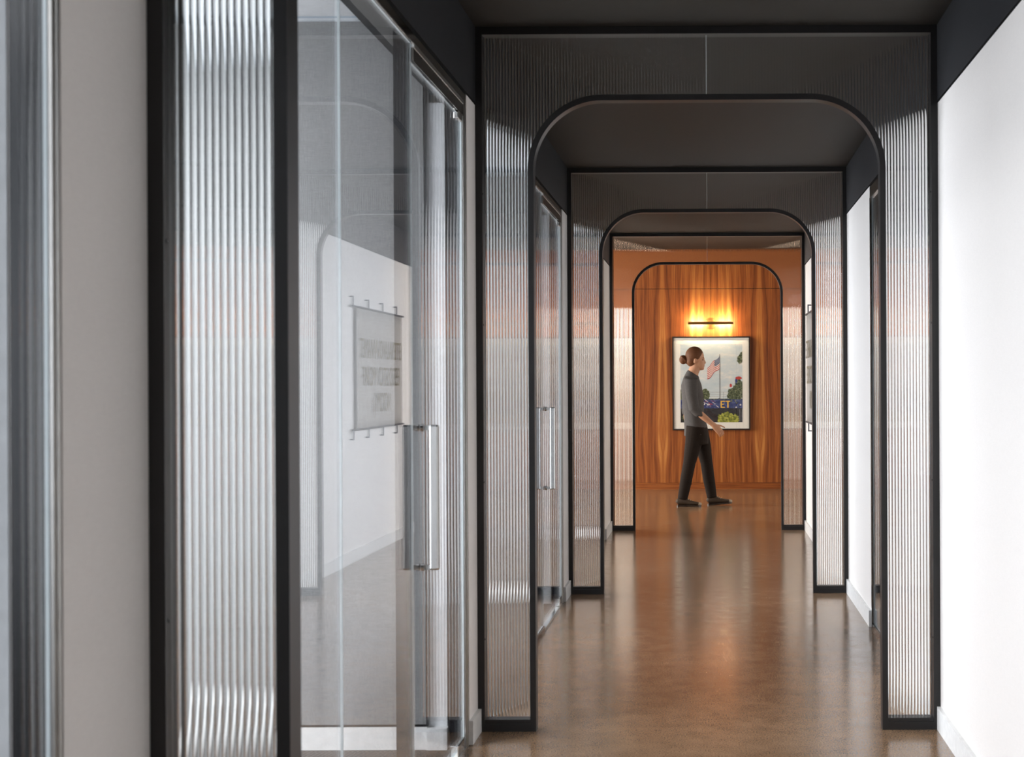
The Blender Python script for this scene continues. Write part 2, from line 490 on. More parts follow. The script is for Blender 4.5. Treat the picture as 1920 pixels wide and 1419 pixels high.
def band(bm, pin, pout, y0, y1):
    """solid band between two outlines of equal point count"""
    vs = []
    for (a, b) in zip(pin, pout):
        vs.append([bm.verts.new((a[0], y0, a[1])), bm.verts.new((b[0], y0, b[1])), bm.verts.new((b[0], y1, b[1])), bm.verts.new((a[0], y1, a[1]))])
    for u, v in zip(vs[:-1], vs[1:]):
        for k in range(4):
            l = (k + 1) % 4
            bm.faces.new((u[k], v[k], v[l], u[l]))
    bm.faces.new(vs[0]); bm.faces.new(vs[-1][::-1])
    bmesh.ops.recalc_face_normals(bm, faces=bm.faces[:])

first = None
ARCH_LABEL = ['nearest black steel arch, only its blurred left leg of fluted glass in view',
              'largest full arch, black steel and fluted glass, at the middle of the corridor',
              'second full arch of black steel and fluted glass, framed inside the largest one',
              'farthest and smallest fluted glass arch, in front of the orange wood wall']
proto = []
for k, ya in enumerate(ARCHES):
    root = thing('fluted_glass_arch', ARCH_LABEL[k], 'arch', (0, ya, 0))
    if k == 0:
        bm = bmesh.new()
        for s in (-1, 1):
            bx(bm, s * (W - OB), s * (W - 0.0005), 0, DEP, 0, ZC)
        bx(bm, -W + OB, W - OB, 0, DEP, ZC - 0.030, ZC - 0.0005)
        proto.append(link_mesh('outer_frame', bm, M['black']))
        # narrow glazing stop behind the glass edge
        bm = bmesh.new(); band(bm, arch_curve(0.0), arch_curve(BAR), 0, DEP)
        o = link_mesh('arch_trim', bm, M['black'], smooth=True)
        o.data.set_sharp_from_angle(angle=math.radians(40)); proto.append(o)
        for s in (-1, 1):
            proto.append(box('plinth', (s * (AI + BAR), s * (W - OB), 0.0, DEP, 0.0, 0.030), M['black']))
            proto.append(box('bottom_rail', (s * (AI + BAR), s * (W - OB), 0.003, DEP - 0.003, 0.030, ZBASE), M['black']))
        for s in (-1, 1):
            g = link_mesh('fluted_pane', fluted_pane(s), M['flute']); g.location = (0, DEP / 2 - 0.003, 0); proto.append(g)
        proto.append(box('seam_light_line', (-0.0009, 0.0009, DEP / 2 - 0.0065, DEP / 2 + 0.003, ZT + BAR - 0.004, ZC - 0.03), M['edge']))  # added pale strip paints the bright line of glass edges at the seam
        # glazing screws on the reveal of each leg
        for s in (-1, 1):
            for zz in (0.35, 0.95, 1.55, 2.05):
                bm = bmesh.new()
                tube(bm, (s * (W - OB), 0.012, zz), (s * (W - OB - 0.0018), 0.012, zz), 0.0035, seg=8)
                proto.append(link_mesh('screw', bm, M['jamb']))
        for c in proto: c.parent = root
    else:
        for c in proto:
            d = c.copy(); COL.objects.link(d); d.parent = root

# ------------------------------------------------------------------ left glazing: partitions and doors
GT2 = 0.003   # half glass thickness
def pane(name, x, y0, y1, z0, z1, parent):
    bm = bmesh.new()
    fs = bx(bm, x - GT2, x + GT2, y0, y1, z0, z1)
    for f in fs:
        f.normal_update()
        if abs(f.normal.x) < 0.5: f.material_index = 1
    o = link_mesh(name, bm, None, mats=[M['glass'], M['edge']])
    return place(o, parent)

PL = ['blurred glass partition at the left edge of the picture, nearest the camera',
      'large clear glass partition on the left mirroring the corridor, beside the long pull handle',
      'clear glass partition with a bright joint seen through the largest arch, on the left wall',
      'clear glass partition in the last bay on the left, before the farthest arch']
DL = ['blurred glass door with a dark jamb at the left edge of the picture',
      'clear glass pivot door with a long polished steel pull handle, on the left',
      'clear glass door seen through the largest arch, on the left wall',
      'clear glass door in the last bay on the left, before the farthest arch']
ZA, ZB0, ZB = 2.352, 0.024, 2.293
for k, (ys, yj, yd, ye, yw) in enumerate(LEFT_OPEN):
    gw = yw - ye
    t = thing('glass_partition', PL[k], 'glass partition', (XG, (ys + yd) / 2, 0))
    pane('glass_pane', XG, ys + 0.003, yj - 0.002, ZB0, ZA, t)
    pane('glass_pane', XG, yj + 0.002, yd - 0.004, ZB0, ZA, t)
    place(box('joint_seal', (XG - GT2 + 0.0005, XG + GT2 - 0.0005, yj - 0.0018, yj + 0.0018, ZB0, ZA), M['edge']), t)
    place(box('header', (-0.955, -W - 0.001, ys + 0.003, yw - 0.003, ZA + 0.001, ZF - 0.011), M['bronze'], bevel=0.002), t)
    place(box('base_channel', (-0.912, -W - 0.001, ys + 0.003, yd, 0, 0.022), M['bronze']), t)
    place(box('post', (-0.942, XG - GT2 - 0.001, yd - 0.012, yd - 0.002, 0.0, ZA), M['jamb']), t)
    # door head channel, jamb and threshold stay with the frame
    place(box('door_head', (-0.915, -W - 0.001, yd, ye, ZB + 0.005, ZA - 0.012), M['bronze']), t)
    place(box('head_line', (-0.915, -W + 0.001, yd, ye, ZA - 0.012, ZA + 0.001), M['chromeline']), t)
    place(box('jamb', (-0.942, XG - GT2 - 0.001, ye + 0.001, ye + min(0.012, 0.5 * gw), 0.0, ZA), M['jamb']), t)
    bm = bmesh.new()
    bx(bm, -0.905, -W - 0.003, ye + 0.07 * gw, ye + 0.36 * gw, 0, ZA - 0.002)
    bx(bm, -0.905, -W + 0.001, ye + 0.36 * gw, ye + 0.65 * gw, 0, ZF - 0.012)
    bx(bm, -0.905, -W - 0.003, ye + 0.65 * gw, yw - 0.003, 0, ZF - 0.012)
    place(link_mesh('jamb_trim', bm, M['trimsteel']), t)
    place(box('threshold', (-0.930, -W - 0.001, yd, ye, 0, 0.006), M['chromeline']), t)

    d = thing('door_%d' % (k + 1), DL[k], 'door', (XG, (yd + ye) / 2, 0)); d['kind'] = 'structure'
    pane('glass_pane', XG, yd, ye, 0.026, ZB, d)
    place(box('pivot', (XG - 0.020, XG + 0.009, ye - 0.16, ye - 0.02, 0.0065, 0.050), M['chrome'], bevel=0.003), d) if k > 0 else None
    place(box('pivot', (XG - 0.009, XG + 0.009, ye - 0.10, ye - 0.02, ZB - 0.022, ZB + 0.004), M['chrome'], bevel=0.003), d)
    hy = yd + 0.121
    for side, xb in ((1, XG + 0.044), (-1, XG - 0.047)):
        place(box('pull_handle', (xb - 0.015, xb + 0.015, hy - 0.012, hy + 0.012, 0.748, 1.198), M['chrome'], bevel=0.006), d)
        for zz in (0.757, 1.189):
            bm = bmesh.new()
            a_, b_ = XG + side * GT2, xb - side * 0.0145
            bx(bm, min(a_, b_), max(a_, b_), hy - 0.008, hy + 0.008, zz - 0.0075, zz + 0.0075)
            tube(bm, (XG + side * GT2, hy, zz), (XG + side * (GT2 + 0.009), hy, zz), 0.012, seg=14)
            place(link_mesh('standoff', bm, M['chrome']), d)

# right glazing of the second bay
t = thing('glass_partition', 'dark glass partition on the right wall, seen through the largest arch', 'glass partition', (-XG, 7.2, 0))
y0, y1 = RIGHT_OPEN[0]
pane('glass_pane', -XG, y0 + 0.003, 7.198, ZB0, ZA - 0.03, t)
pane('glass_pane', -XG, 7.202, y1, ZB0, ZA - 0.03, t)
place(box('header', (W + 0.001, 0.955, y0 + 0.003, y1 + 0.027, ZA - 0.029, ZF - 0.011), M['bronze'], bevel=0.002), t)
place(box('head_line', (W - 0.001, 0.90, y0 + 0.003, y1, ZA - 0.034, ZA - 0.029), M['chromeline']), t)
place(box('base_channel', (W + 0.001, 0.912, y0 + 0.003, y1, 0, 0.022), M['bronze']), t)
place(box('jamb_trim', (W - 0.001, 0.95, y1 + 0.001, y1 + 0.027, 0, ZA - 0.03), M['bronze']), t)

# ------------------------------------------------------------------ banner on the right wall
def text_mesh(name, body, size, mat, sx=1.0):
    c = bpy.data.curves.new(name, 'FONT'); c.body = body; c.size = size
    c.align_x = 'CENTER'; c.align_y = 'CENTER'; c.extrude = 0.0006
    o = bpy.data.objects.new(name, c); COL.objects.link(o)
    dg = bpy.context.evaluated_depsgraph_get()
    me = bpy.data.meshes.new_from_object(o.evaluated_get(dg))
    bpy.data.objects.remove(o); bpy.data.curves.remove(c)
    me.name = name; me.materials.clear(); me.materials.append(mat)
    me.transform(Matrix.Diagonal((sx, 1, 1, 1)))
    r = bpy.data.objects.new(name, me); COL.objects.link(r)
    return r
M['cloth'] = linen('greige_banner_cloth', (0.47, 0.43, 0.39), 0.12)
M['thread'] = plain('dark_gold_thread', (0.27, 0.225, 0.15), 0.7)
M['pin'] = plain('grey_iron', (0.10, 0.10, 0.11), 0.5, 0.5)
by0, by1, bz0, bz1 = 10.85, 12.45, 0.99, 1.915
xb = W - 0.028
bn = thing('cloth_banner', 'greige cloth banner with stitched lettering, pinned to the far right wall, mirrored in the glass', 'banner', (xb, (by0 + by1) / 2, bz0))
bm = bmesh.new()
nx = 24
cols = []
for i in range(nx + 1):
    yy = by0 + (by1 - by0) * i / nx
    dx = 0.004 * math.sin(i * 0.9) + 0.002 * math.sin(i * 2.3)
    cols.append([bm.verts.new((xb + dx * (0.4 + 0.6 * abs(j / 8 - 0.5)), yy, bz0 + (bz1 - bz0) * j / 8)) for j in range(9)])
for i in range(nx):
    for j in range(8):
        bm.faces.new((cols[i][j], cols[i][j + 1], cols[i + 1][j + 1], cols[i + 1][j]))
o = link_mesh('cloth', bm, M['cloth'], smooth=True); place(o, bn)
md = o.modifiers.new('thickness', 'SOLIDIFY'); md.thickness = 0.003
for zz, s in ((bz1, 1), (bz0, -1)):
    bm = bmesh.new(); tube(bm, (xb, by0 - 0.13, zz), (xb, by1 + 0.06, zz), 0.008, seg=10)
    place(link_mesh('rod', bm, M['pin'], smooth=False), bn)
    for yy in (by0 - 0.11, by0 + 0.38, by0 + 0.87, by0 + 1.39):
        bm = bmesh.new()
        tube(bm, (xb, yy, zz), (xb, yy, zz + s * 0.075), 0.006, seg=8)
        tube(bm, (xb, yy, zz + s * 0.07), (W - 0.002, yy, zz + s * 0.07), 0.005, seg=8)
        place(link_mesh('pin', bm, M['pin']), bn)
for body, zc, wd in (('ETTENALAVOVAWAMET', 1.60, 1.46), ('ESSOSTO MORF', 1.385, 1.30), ('NOOM (:', 1.18, 0.62)):
    o = text_mesh('lettering', body, 0.215, M['thread'])
    wx = max(v.co.x for v in o.data.vertices) - min(v.co.x for v in o.data.vertices)
    o.data.transform(Matrix.Diagonal((wd / wx, 1, 1, 1)))
    # the text faces the corridor (-x); its reading direction runs towards -y
    o.data.transform(Matrix(((0, 0, -1, 0), (-1, 0, 0, 0), (0, 1, 0, 0), (0, 0, 0, 1))))
    o.data.transform(Matrix.Translation((xb - 0.0105, (by0 + by1) / 2, zc)))
    place(o, bn)

# ------------------------------------------------------------------ framed print
def at_wall(px, py, d=LOB):
    return ((px - 1327) * d / FPX, HC + (720 - py) * d / FPX)
fx0, fz1 = at_wall(1261, 631); fx1, fz0 = at_wall(1406.5, 806)
FD = 0.055
fy = LOB - FD
fr = thing('framed_print', 'large black framed photograph of a flag and a lit sign, on the wood wall', 'picture', ((fx0 + fx1) / 2, LOB, fz0))
fb = 0.017
bm = bmesh.new()
bx(bm, fx0, fx0 + fb, fy, LOB, fz0, fz1); bx(bm, fx1 - fb, fx1, fy, LOB, fz0, fz1)
bx(bm, fx0 + fb, fx1 - fb, fy, LOB, fz0, fz0 + fb); bx(bm, fx0 + fb, fx1 - fb, fy, LOB, fz1 - fb, fz1)
place(link_mesh('frame', bm, M['framewood']), fr)
place(box('mount_board', (fx0 + fb, fx1 - fb, fy + 0.014, fy + 0.018, fz0 + fb, fz1 - fb), M['mat']), fr)
bm = bmesh.new()
v = [bm.verts.new(c) for c in ((fx0 + fb, fy + 0.004, fz0 + fb), (fx1 - fb, fy + 0.004, fz0 + fb), (fx1 - fb, fy + 0.004, fz1 - fb), (fx0 + fb, fy + 0.004, fz1 - fb))]
bm.faces.new(v)
place(link_mesh('glazing', bm, M['glass']), fr)
# the print itself: flat, layered ink shapes
px0, pz1 = at_wall(1276, 645.5); px1, pz0 = at_wall(1392, 791.5)
PWD, PHT = px1 - px0, pz1 - pz0
def ink(name, stops, scale, sc3=(1, 1, 1), detail=4):
    m, nt, bs = newmat(name)
    pos = N(nt, 'ShaderNodeNewGeometry').outputs['Position']
    nt.links.new(ramp(nt, noise(nt, pos, scale, detail, 0.65, sc3), stops), bs.inputs['Base Color'])
    bs.inputs['Roughness'].default_value = 0.6; bs.inputs['Specular IOR Level'].default_value = 0.2
    return m
I_sky = ink('ink_sky', [(0.3, (0.50, 0.60, 0.66)), (0.55, (0.60, 0.66, 0.69)), (0.72, (0.78, 0.76, 0.73))], 5, (1, 1, 2.4))
I_leaf = ink('ink_leaves', [(0.35, (0.02, 0.03, 0.015)), (0.5, (0.08, 0.10, 0.05)), (0.68, (0.28, 0.30, 0.18))], 45)
I_grass = ink('ink_bright_foliage', [(0.33, (0.03, 0.05, 0.01)), (0.5, (0.25, 0.27, 0.04)), (0.66, (0.55, 0.55, 0.12))], 40)
I_dark = ink('ink_dark', [(0.3, (0.015, 0.015, 0.02)), (0.7, (0.05, 0.045, 0.05))], 20)
I_sign = ink('ink_sign_blue', [(0.3, (0.02, 0.025, 0.08)), (0.55, (0.05, 0.07, 0.22)), (0.7, (0.25, 0.28, 0.45))], 30)
I_red = ink('ink_red', [(0.3, (0.42, 0.04, 0.04)), (0.7, (0.60, 0.09, 0.07))], 20)
I_white = ink('ink_white', [(0.3, (0.75, 0.70, 0.66)), (0.7, (0.85, 0.82, 0.80))], 20)
I_navy = ink('ink_navy', [(0.3, (0.03, 0.05, 0.12)), (0.7, (0.08, 0.12, 0.24))], 20)
I_yel = ink('ink_yellow', [(0.3, (0.75, 0.42, 0.05)), (0.7, (0.9, 0.6, 0.12))], 20)
I_grey = ink('ink_grey', [(0.3, (0.22, 0.23, 0.25)), (0.7, (0.32, 0.33, 0.35))], 20)
PM = [I_sky, I_leaf, I_grass, I_dark, I_sign, I_red, I_white, I_navy, I_yel, I_grey]
bm = bmesh.new()
layer = [0]
def poly(pts, mi):
    layer[0] += 1
    yy = fy + 0.0135 - layer[0] * 0.00003
    f = bm.faces.new([bm.verts.new((px0 + u * PWD, yy, pz1 - v_ * PHT)) for u, v_ in pts]); f.material_index = mi
    f.normal_update()
    if f.normal.y > 0: f.normal_flip()
def rect(u0, v0, u1, v1, mi): poly([(u0, v0), (u1, v0), (u1, v1), (u0, v1)], mi)
def blob(u, v_, ru, rv, mi, n=26, jag=0.25):
    poly([(min(1, max(0, u + ru * math.cos(a) * (1 + random.uniform(-jag, jag)))), min(1, max(0, v_ + rv * math.sin(a) * (1 + random.uniform(-jag, jag))))) for a in [2 * PI * i / n for i in range(n)]], mi)
rect(0, 0, 1, 1, 0)
blob(0.97, 0.19, 0.06, 0.06, 1); blob(1.0, 0.13, 0.05, 0.03, 1)
rect(0.44, 0.612, 1, 0.616, 9); rect(0.44, 0.64, 1, 0.643, 9); rect(0.44, 0.665, 1, 0.668, 9)
rect(0.69, 0.61, 0.695, 0.69, 9)
for u, v_, ru, rv in ((0.95, 0.58, 0.10, 0.14), (0.87, 0.63, 0.09, 0.09), (0.80, 0.66, 0.05, 0.05), (0.06, 0.64, 0.10, 0.09), (0.40, 0.65, 0.08, 0.07), (0.22, 0.66, 0.16, 0.06)):
    blob(u, v_, ru, rv, 1)
blob(0.93, 0.435, 0.06, 0.02, 5, 14); blob(0.81, 0.53, 0.02, 0.02, 5, 10); blob(0.90, 0.47, 0.02, 0.03, 4, 10)
# dark lower part with the sign fascia
rect(0, 0.70, 1, 1, 3)
rect(0.0, 0.705, 1, 0.82, 4)
rect(0, 0.698, 1, 0.708, 1)
for i in range(26):
    u = random.uniform(0.36, 0.62); v_ = random.uniform(0.72, 0.80); mi = random.choice([5, 6, 7, 6, 4])
    du, dv = random.uniform(-0.06, 0.06), random.uniform(-0.04, 0.04)
    poly([(u, v_), (u + 0.015, v_), (u + du + 0.015, v_ + dv), (u + du, v_ + dv)], mi)
for i in range(26):
    u = random.uniform(0.80, 0.98); v_ = random.uniform(0.72, 0.81); mi = random.choice([7, 7, 6, 4, 2])
    r = random.uniform(0.006, 0.018)
    poly([(u - r, v_), (u, v_ - r * .6), (u + r, v_), (u, v_ + r * .6)], mi)
# the letters E T
rect(0.645, 0.725, 0.665, 0.815, 8)
for vv in (0.725, 0.762, 0.802): rect(0.645, vv, 0.715 if vv != 0.762 else 0.70, vv + 0.013, 8)
rect(0.725, 0.725, 0.80, 0.738, 8); rect(0.753, 0.725, 0.775, 0.815, 8)
rect(0.58, 0.83, 0.80, 0.875, 3)
for u, v_, ru, rv in ((0.66, 0.95, 0.07, 0.06), (0.76, 0.94, 0.09, 0.07), (0.87, 0.95, 0.07, 0.055), (0.70, 0.985, 0.10, 0.03), (0.85, 0.985, 0.10, 0.03)):
    blob(u, v_, ru, rv, 2)
blob(0.12, 0.95, 0.10, 0.05, 1); blob(0.30, 0.94, 0.12, 0.05, 1)
rect(0.95, 0.83, 1.0, 1.0, 9); rect(0.955, 0.83, 0.99, 1.0, 3)
# flag pole and flag
rect(0.631, 0.13, 0.640, 0.70, 9); rect(0.629, 0.13, 0.633, 0.70, 3)
def flagpt(s, t_):
    """s along the fly from the pole, t down the hoist; the flag droops to the left"""
    u = 0.632 - 0.20 * s
    return (u, 0.15 + 0.155 * t_ + 0.15 * s + 0.012 * math.sin(s * 9 + t_))
for i in range(13):
    a, b = i / 13, (i + 1) / 13
    top = [flagpt(s / 10, a) for s in range(11)]; bot = [flagpt(s / 10, b) for s in range(10, -1, -1)]
    poly(top + bot, 5 if i % 2 == 0 else 6)
poly([flagpt(s / 10, 0) for s in range(5)] + [flagpt(s / 10, 0.54) for s in range(4, -1, -1)], 7)
for i in range(4):
    for j in range(5):
        u, v_ = flagpt(0.05 + 0.085 * i, 0.06 + 0.1 * j)
        rect(u - 0.004, v_ - 0.003, u + 0.004, v_ + 0.003, 6)
place(link_mesh('print', bm, None, mats=PM), fr)

# ------------------------------------------------------------------ picture light
lx0, lz = at_wall(1291, 606.5); lx1, _ = at_wall(1375, 606.5)
lxc = (lx0 + lx1) / 2
ly = LOB - 0.135
pl = thing('picture_light', 'slim brass bar wall light glowing above the framed photograph', 'lamp', (lxc, LOB, lz))
for dz in (0.008, -0.008):
    bm = bmesh.new(); tube(bm, (lx0, ly - 0.01, lz + dz), (lx1, ly - 0.01, lz + dz), 0.009, seg=14)
    place(link_mesh('bar', bm, M['brass']), pl)
bm = bmesh.new(); tube(bm, (lxc, LOB, lz), (lxc, LOB - 0.018, lz), 0.066, seg=32)
place(link_mesh('wall_plate', bm, M['brass']), pl)
bm = bmesh.new(); tube(bm, (lxc, LOB - 0.018, lz), (lxc, ly, lz), 0.014, seg=14)
place(link_mesh('stem', bm, M['brass']), pl)
for s in (-1, 1):
    for zz, hgt in ((0.003, 0.011), (-0.014, 0.011)):
        place(box('led_strip', (lxc + s * 0.165 - 0.095, lxc + s * 0.165 + 0.095, ly + 0.001, ly + 0.010, lz + zz, lz + zz + hgt), M['led']), pl)

# linear ceiling lights of the lobby
for i, (x, ya, yb, lab) in enumerate(((-2.3, 14.2, 17.6, 'long slim warm ceiling light strip on the left of the lobby, glinting through fluted glass'), (2.4, 14.2, 17.2, 'long slim warm ceiling light strip on the right of the lobby, glinting through fluted glass'))):
    t = thing('linear_light', lab, 'ceiling light', (x, (ya + yb) / 2, 3.02))
    bm = bmesh.new()
    bx(bm, x - 0.04, x - 0.033, ya, yb, 2.965, 3.02); bx(bm, x + 0.033, x + 0.04, ya, yb, 2.965, 3.02)
    bx(bm, x - 0.033, x + 0.033, ya, ya + 0.006, 2.965, 3.02); bx(bm, x - 0.033, x + 0.033, yb - 0.006, yb, 2.965, 3.02)
    place(link_mesh('housing', bm, M['black']), t)
    place(box('diffuser', (x - 0.032, x + 0.032, ya + 0.007, yb - 0.007, 2.972, 2.980), M['linear']), t)

# ------------------------------------------------------------------ walking person
PD = 15.68
K = PD / FPX
def P(px, py, dy=0.0):
    return Vector(((px - 1327) * K, PD + dy, (948.5 - py) * K))

def loft(bm, st, seg=18):
    """st: list of (centre, lateral half width, in-plane half width); rings are square to the path, lateral axis = y"""
    side = Vector((0, 1, 0)); rings = []
    for i, (c, ra, rb) in enumerate(st):
        t = (st[min(i + 1, len(st) - 1)][0] - st[max(i - 1, 0)][0])
        t.y *= 0.3; t.normalize()
        n = t.cross(side).normalized()
        rings.append([bm.verts.new(c + side * ra * math.cos(2 * PI * k / seg) + n * rb * math.sin(2 * PI * k / seg)) for k in range(seg)])
    for u, v_ in zip(rings[:-1], rings[1:]):
        for k in range(seg):
            l = (k + 1) % seg
            bm.faces.new((u[k], u[l], v_[l], v_[k]))
    bm.faces.new(rings[0][::-1]); bm.faces.new(rings[-1])

def ell(bm, c, rx, ry, rz, rot=0.0, seg=20):
    """ellipsoid tilted about y"""
    r = bmesh.ops.create_uvsphere(bm, u_segments=seg, v_segments=seg // 2 + 2, radius=1.0)
    m_ = Matrix.Translation(c) @ Matrix.Rotation(rot, 4, 'Y') @ Matrix.Diagonal((rx, ry, rz, 1))
    bmesh.ops.transform(bm, matrix=m_, verts=r['verts'])

def remeshed(name, bm, mat, voxel, smooth_iter, parent):
    bmesh.ops.recalc_face_normals(bm, faces=bm.faces[:])
    me = bpy.data.meshes.new('tmp'); bm.to_mesh(me); bm.free()
    o = bpy.data.objects.new('tmp', me); COL.objects.link(o)
    r = o.modifiers.new('r', 'REMESH'); r.mode = 'VOXEL'; r.voxel_size = voxel
    s = o.modifiers.new('s', 'SMOOTH'); s.iterations = smooth_iter; s.factor = 0.5
    dg = bpy.context.evaluated_depsgraph_get()
    nm = bpy.data.meshes.new_from_object(o.evaluated_get(dg))
    bpy.data.objects.remove(o); bpy.data.meshes.remove(me)
    nm.name = name; nm.materials.clear(); nm.materials.append(mat)
    for p in nm.polygons: p.use_smooth = True
    q = bpy.data.objects.new(name, nm); COL.objects.link(q)
    return place(q, parent)

M['skin'] = plain('skin', (0.56, 0.31, 0.20), 0.5, 0, 0.4, 0.04)
M['sweater'] = linen('grey_knit', (0.085, 0.085, 0.09), 0.35, 0.95)
M['jeans'] = linen('dark_denim', (0.019, 0.014, 0.012), 0.4, 0.9)
M['shoe'] = plain('brown_suede', (0.050, 0.032, 0.020), 0.75)
M['toecap'] = plain('pale_rubber', (0.42, 0.36, 0.28), 0.6)
M['hair'] = linen('auburn_hair', (0.13, 0.055, 0.026), 0.5, 0.6)
M['eye'] = plain('dark_eye', (0.03, 0.02, 0.015), 0.2)
M['lip'] = plain('lip', (0.45, 0.17, 0.13), 0.5)

pr = thing('person', 'person with hair bun in grey sweater and dark jeans, walking right before the framed photograph', 'person', (P(1305, 948.5)))
# body: one continuous surface from head to ankles
bm = bmesh.new()
ell(bm, P(1304, 669.5), 0.094, 0.076, 0.100, 0.15)           # skull
ell(bm, P(1311.5, 680.5), 0.058, 0.058, 0.078, -0.18)        # face
ell(bm, P(1314.5, 689.5), 0.036, 0.040, 0.030, 0.1)          # jaw
ell(bm, P(1317.6, 691.5), 0.017, 0.022, 0.015)               # chin
ell(bm, P(1318.6, 672.2), 0.016, 0.045, 0.012)               # brow
loft(bm, [(P(1319.0, 672.5), 0.006, 0.006), (P(1321.2, 677.3), 0.010, 0.010), (P(1322.2, 680.6), 0.014, 0.012), (P(1320.0, 682.6), 0.012, 0.008)], 10)  # nose
ell(bm, P(1319.6, 685.6), 0.010, 0.020, 0.006); ell(bm, P(1319.2, 687.8), 0.009, 0.018, 0.006)
for s in (-1, 1):
    ell(bm, P(1303.5, 677.5, s * 0.078), 0.016, 0.009, 0.030, 0.2, 12)
loft(bm, [(P(1297.5, 706), 0.075, 0.070), (P(1300, 698), 0.060, 0.060), (P(1304, 689), 0.055, 0.058), (P(1306, 680), 0.055, 0.058)])
loft(bm, [(P(1306, 818), 0.135, 0.095), (P(1304, 795), 0.140, 0.098), (P(1301, 772), 0.125, 0.092), (P(1299, 745), 0.140, 0.100), (P(1297, 722), 0.160, 0.096), (P(1297, 708), 0.120, 0.070)])
ARM = {-1: [(1296, 712, 0.165), (1297, 738, 0.195), (1301.5, 766, 0.205), (1320, 782, 0.200), (1338, 797, 0.190)],
       1: [(1296, 712, 0.165), (1292, 738, 0.200), (1287, 766, 0.215), (1287, 786, 0.220), (1290, 806, 0.215)]}
AR = [0.046, 0.042, 0.040, 0.036, 0.025]
for s in (-1, 1):
    loft(bm, [(P(a, b, s * c), r, r) for (a, b, c), r in zip(ARM[s], AR)], 14)
LEG = {-1: [(1304, 800, 0.085), (1299, 835, 0.088), (1292, 868, 0.088), (1286, 898, 0.088), (1279, 935, 0.085)],
       1: [(1308, 800, 0.085), (1317, 835, 0.085), (1324, 868, 0.082), (1328, 898, 0.082), (1334, 934, 0.080)]}
LR = [0.070, 0.062, 0.050, 0.048, 0.036]
for s in (-1, 1):
    loft(bm, [(P(a, b, s * c), r, r) for (a, b, c), r in zip(LEG[s], LR)], 14)
# hands: palm, four bent fingers of unequal length and a thumb from the side of the palm
def hand(bm, wr, d, nrm, lat, k=1.0):
    """wr wrist, d along the hand, nrm out of the back of the hand, lat towards the thumb"""
    d, nrm, lat = d.normalized(), nrm.normalized(), lat.normalized()
    pts = []
    for t_, hw, th in ((-0.02, 0.026, 0.020), (0.03, 0.037, 0.018), (0.085, 0.040, 0.015), (0.095, 0.036, 0.011)):
        c = wr + d * t_
        pts.append([bm.verts.new(c + lat * hw * math.cos(a) + nrm * th * math.sin(a)) for a in [2 * PI * i / 14 for i in range(14)]])
    for u, v_ in zip(pts[:-1], pts[1:]):
        for i in range(14):
            bm.faces.new((u[i], u[(i + 1) % 14], v_[(i + 1) % 14], v_[i]))
    bm.faces.new(pts[0][::-1]); bm.faces.new(pts[-1])
    for off, ln in ((0.029, 0.072), (0.0095, 0.080), (-0.0105, 0.074), (-0.029, 0.060)):
        p0 = wr + d * 0.082 + lat * off
        dd = d.copy()
        for seg_, fr_ in ((0, 0.45), (1, 0.32), (2, 0.23)):
            dd = (dd - nrm * 0.32).normalized()
            p1 = p0 + dd * ln * fr_
            tube(bm, p0 - dd * 0.003, p1 + dd * 0.003, 0.0088 - seg_ * 0.0008, 0.0082 - seg_ * 0.001, 8)
            p0 = p1
    p0 = wr + d * 0.022 + lat * 0.028
    dd = (d * 0.75 + lat * 0.65 - nrm * 0.2).normalized()
    for ln, r in ((0.042, 0.0115), (0.032, 0.0095), (0.022, 0.0085)):
        p1 = p0 + dd * ln
        tube(bm, p0, p1 + dd * 0.003, r, r * 0.9, 8); p0 = p1
        dd = (dd + d * 0.25 - nrm * 0.15).normalized()
hand(bm, P(1338, 797, -0.190), Vector((0.70, 0.05, -0.72)), Vector((0.35, -0.9, 0.3)), Vector((0.7, 0.3, 0.65)))
hand(bm, P(1290, 806, 0.215), Vector((0.10, -0.02, -1.0)), Vector((0.0, 1.0, 0.0)), Vector((1, 0, 0.1)))
remeshed('body', bm, M['skin'], 0.0050, 3, pr)

# sweater with sleeves pushed up below the elbow
bm = bmesh.new()
loft(bm, [(P(1304.5, 817), 0.172, 0.128), (P(1304, 800), 0.168, 0.124), (P(1301, 775), 0.150, 0.112), (P(1298.5, 745), 0.162, 0.120), (P(1296, 722), 0.176, 0.112), (P(1296.5, 710), 0.150, 0.088), (P(1298.5, 702), 0.085, 0.072), (P(1300, 699.5), 0.070, 0.068)], 28)
for s in (-1, 1):
    a = ARM[s]
    loft(bm, [(P(a[0][0] + 0.5, a[0][1] - 4, s * (a[0][2] - 0.09)), 0.060, 0.080), (P(a[0][0], a[0][1] - 1, s * (a[0][2] - 0.02)), 0.070, 0.080), (P(a[0][0], a[0][1] + 8, s * a[0][2]), 0.066, 0.074), (P(a[1][0], a[1][1], s * a[1][2]), 0.060, 0.066), (P(a[2][0], a[2][1], s * a[2][2]), 0.056, 0.060),
              (P(a[2][0] * .6 + a[3][0] * .4, a[2][1] * .6 + a[3][1] * .4, s * a[3][2]), 0.054, 0.054), (P(a[2][0] * .4 + a[3][0] * .6, a[2][1] * .4 + a[3][1] * .6, s * a[3][2]), 0.050, 0.048)], 18)
    # folds of the pushed-up sleeve
    for f_ in (0.25, 0.55):
        c = P(a[2][0] * (1 - f_) + a[3][0] * f_, a[2][1] * (1 - f_) + a[3][1] * f_, s * a[3][2])
        ell(bm, c, 0.030, 0.057, 0.057, -0.8 if s < 0 else 0.0, 14)
remeshed('sweater', bm, M['sweater'], 0.008, 4, pr)

